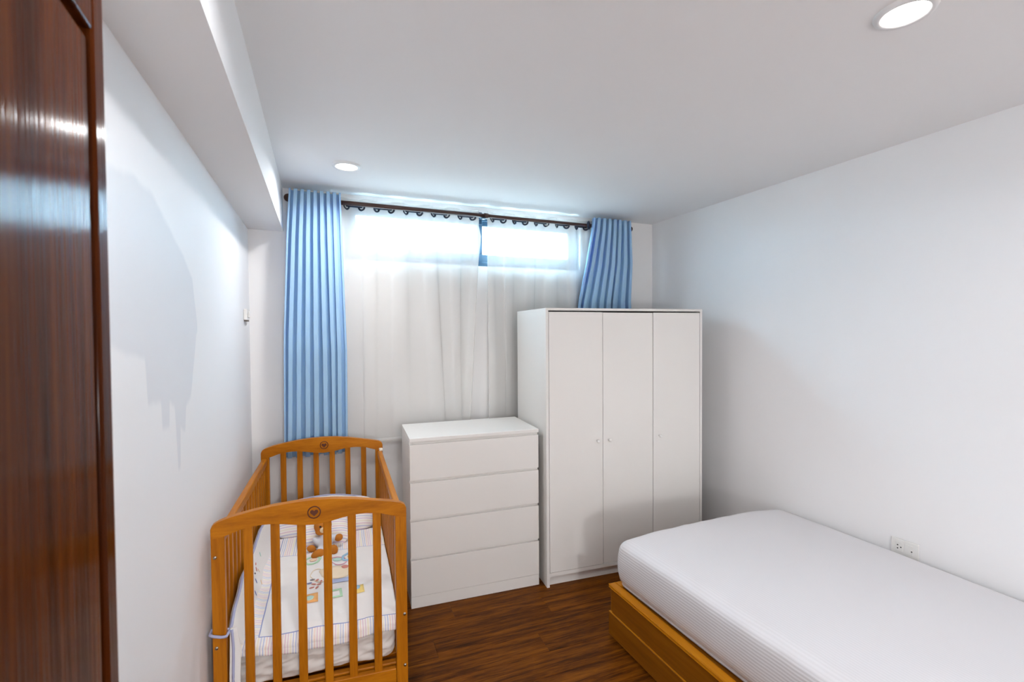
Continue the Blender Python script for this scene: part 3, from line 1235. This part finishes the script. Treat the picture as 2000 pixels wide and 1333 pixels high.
strip('piping', [local(bump_fn)(i / 80, 1.0) + Vector((.004, 0, .004)) for i in range(81)], .0055, M['piping'], bp)
strip('piping', [local(head_fn)(i / 40, 1.0) + Vector((0, -.002, .004)) for i in range(41)], .0045, M['piping'], bp)
strip('piping', [local(tail_fn)(.35, i / 20) + Vector((0, -.007, 0)) for i in range(21)], .0048, M['piping'], bp)
strip('ribbon', [Vector(cx(*p)) for p in ((.050, .030, .497), (.046, -.004, .497), (.030, -.0075, .500), (.004, -.0075, .508), (-.0065, -.003, .511), (-.0068, .030, .511), (.004, .036, .508), (.048, .036, .500))], .0052, M['piping'], bp)
# printed sprigs on the side pad
for (a, b2, ca2, rr, cc) in ((.40, .62, .6, .013, 'rose'), (.42, .50, 1.4, .010, 'peach'), (.33, .46, 1.2, .011, 'violet'), (.30, .58, .3, .010, 'grey'), (.355, .62, -.4, .010, 'grey'), (.27, .30, 1.0, .011, 'violet'), (.43, .72, .2, .011, 'rose'), (.37, .25, .9, .012, 'peach'), (.52, .66, 1.3, .011, 'mint')):
    bm = bmesh.new()
    pts = []
    for i in range(12):
        t = 2 * math.pi * i / 12
        dx, dy = rr * math.cos(t), rr * .38 * math.sin(t)
        aa = a + (dx * math.cos(ca2) - dy * math.sin(ca2)) / 1.065
        bb = b2 + (dx * math.sin(ca2) + dy * math.cos(ca2)) / .15
        pts.append(bm.verts.new(local(bump_fn)(aa, bb) + Vector((.0095, -.002, .003))))
    bm.faces.new(pts)
    solidify(link('printed_sprig', bm, M['ap_' + cc], bp), .001)


# pillows
def pillow(name, label, hx_, hy_, hz_, uc, vc, zc, tilt, mat, yaw=0.0, seed=1):
    bm = rounded_box(hx_, hy_, hz_, (hx_ * .35, hy_ * .4, hz_ * .92), (12, 10, 2))
    uvl = bm.loops.layers.uv.new('UVMap')
    for f in bm.faces:
        for l in f.loops:
            l[uvl].uv = (l.vert.co.x, l.vert.co.y)
    R_ = Matrix.Rotation(yaw, 3, 'Z') @ Matrix.Rotation(tilt, 3, 'X')
    for v in bm.verts:
        p = v.co
        k_ = (1 - .42 * (abs(p.x) / hx_) ** 3) * (1 - .35 * (abs(p.y) / hy_) ** 3)
        p.z *= k_
        p.z += .005 * mnoise.noise(Vector((p.x * 11 + seed, p.y * 11, p.z * 4)))
        q = R_ @ p
        v.co = Vector(cw_(uc + q.x, vc + q.y, zc + q.z))
    return tag(link(name, bm, mat, None, True), label, 'pillow')


pillow('striped_pillow', 'large striped cot pillow leaning against the head bumper', .262, .105, .050, .365, 1.004, .527, math.radians(52), M['pillow_stripe'], 0, 3)
pillow('small_pillow', 'small pale striped pillow behind the teddy bear', .130, .105, .036, .352, .845, .525, math.radians(40), M['pillow_stripe'], .02, 8)

# teddy bear
bear = thing('teddy_bear', 'small brown teddy bear in a pale sweater sitting on the cot quilt', 'teddy bear', cw_(.362, .735, .448))
BR = Matrix.Rotation(math.radians(4), 3, 'Z')


def bo(name, mat, parts, parent=bear, remesh=None):
    bm = bmesh.new()
    for c, r_, rot in parts:
        bm2_before = set(bm.verts)
        sphere(bm, (0, 0, 0), r_, 18)
        Rm = Matrix.Rotation(rot[0], 3, 'X') @ Matrix.Rotation(rot[1], 3, 'Y') if rot else Matrix.Identity(3)
        for v in bm.verts:
            if v not in bm2_before:
                v.co = BR @ (Rm @ v.co + Vector(c))
    o = link(name, bm, mat, parent, True)
    if remesh:
        md = o.modifiers.new('join', 'REMESH')
        md.mode = 'VOXEL'
        md.voxel_size = remesh
        md.use_smooth_shade = True
        sm = o.modifiers.new('soften', 'SMOOTH')
        sm.iterations = 4
    return o


# local: x right, y away from the viewer, z up; the bear leans back on the small pillow
bo('sweater', M['sweater'], [((0, .005, .045), (.040, .034, .048), (-.4, 0)), ((-.034, -.002, .052), (.034, .018, .018), (0, .75)), ((.038, .002, .058), (.032, .018, .018), (0, -.05)),
                             ((0, .018, .078), (.026, .024, .022), None), ((-.022, -.030, .016), (.021, .042, .019), (0, 0)), ((.024, -.028, .016), (.021, .040, .019), None)], bear, .005)
hd = bo('head', M['bear_fur'], [((-.006, .026, .124), (.046, .038, .042), None), ((-.042, .034, .160), (.018, .011, .018), None), ((.030, .034, .160), (.018, .011, .018), None), ((-.016, .010, .100), (.030, .028, .018), None)], bear, .004)
bo('muzzle', M['bear_muzzle'], [((-.004, -.010, .114), (.021, .018, .016), None)], hd)
bo('nose', M['black'], [((-.003, -.027, .120), (.0075, .006, .0055), None)], hd)
bo('eye', M['black'], [((-.021, -.008, .132), (.0056, .0045, .0056), None)], hd)
bo('eye', M['black'], [((.012, -.008, .132), (.0056, .0045, .0056), None)], hd)
bo('paw', M['bear_fur'], [((-.066, -.010, .026), (.024, .019, .017), (0, .35))], bear)
bo('paw', M['bear_fur'], [((.070, -.006, .056), (.022, .018, .019), (0, -.2))], bear)
bo('foot', M['bear_fur'], [((-.040, -.086, .022), (.034, .022, .024), (0, -.35))], bear)
bo('foot', M['bear_fur'], [((.034, -.078, .024), (.025, .022, .028), (0, .25))], bear)
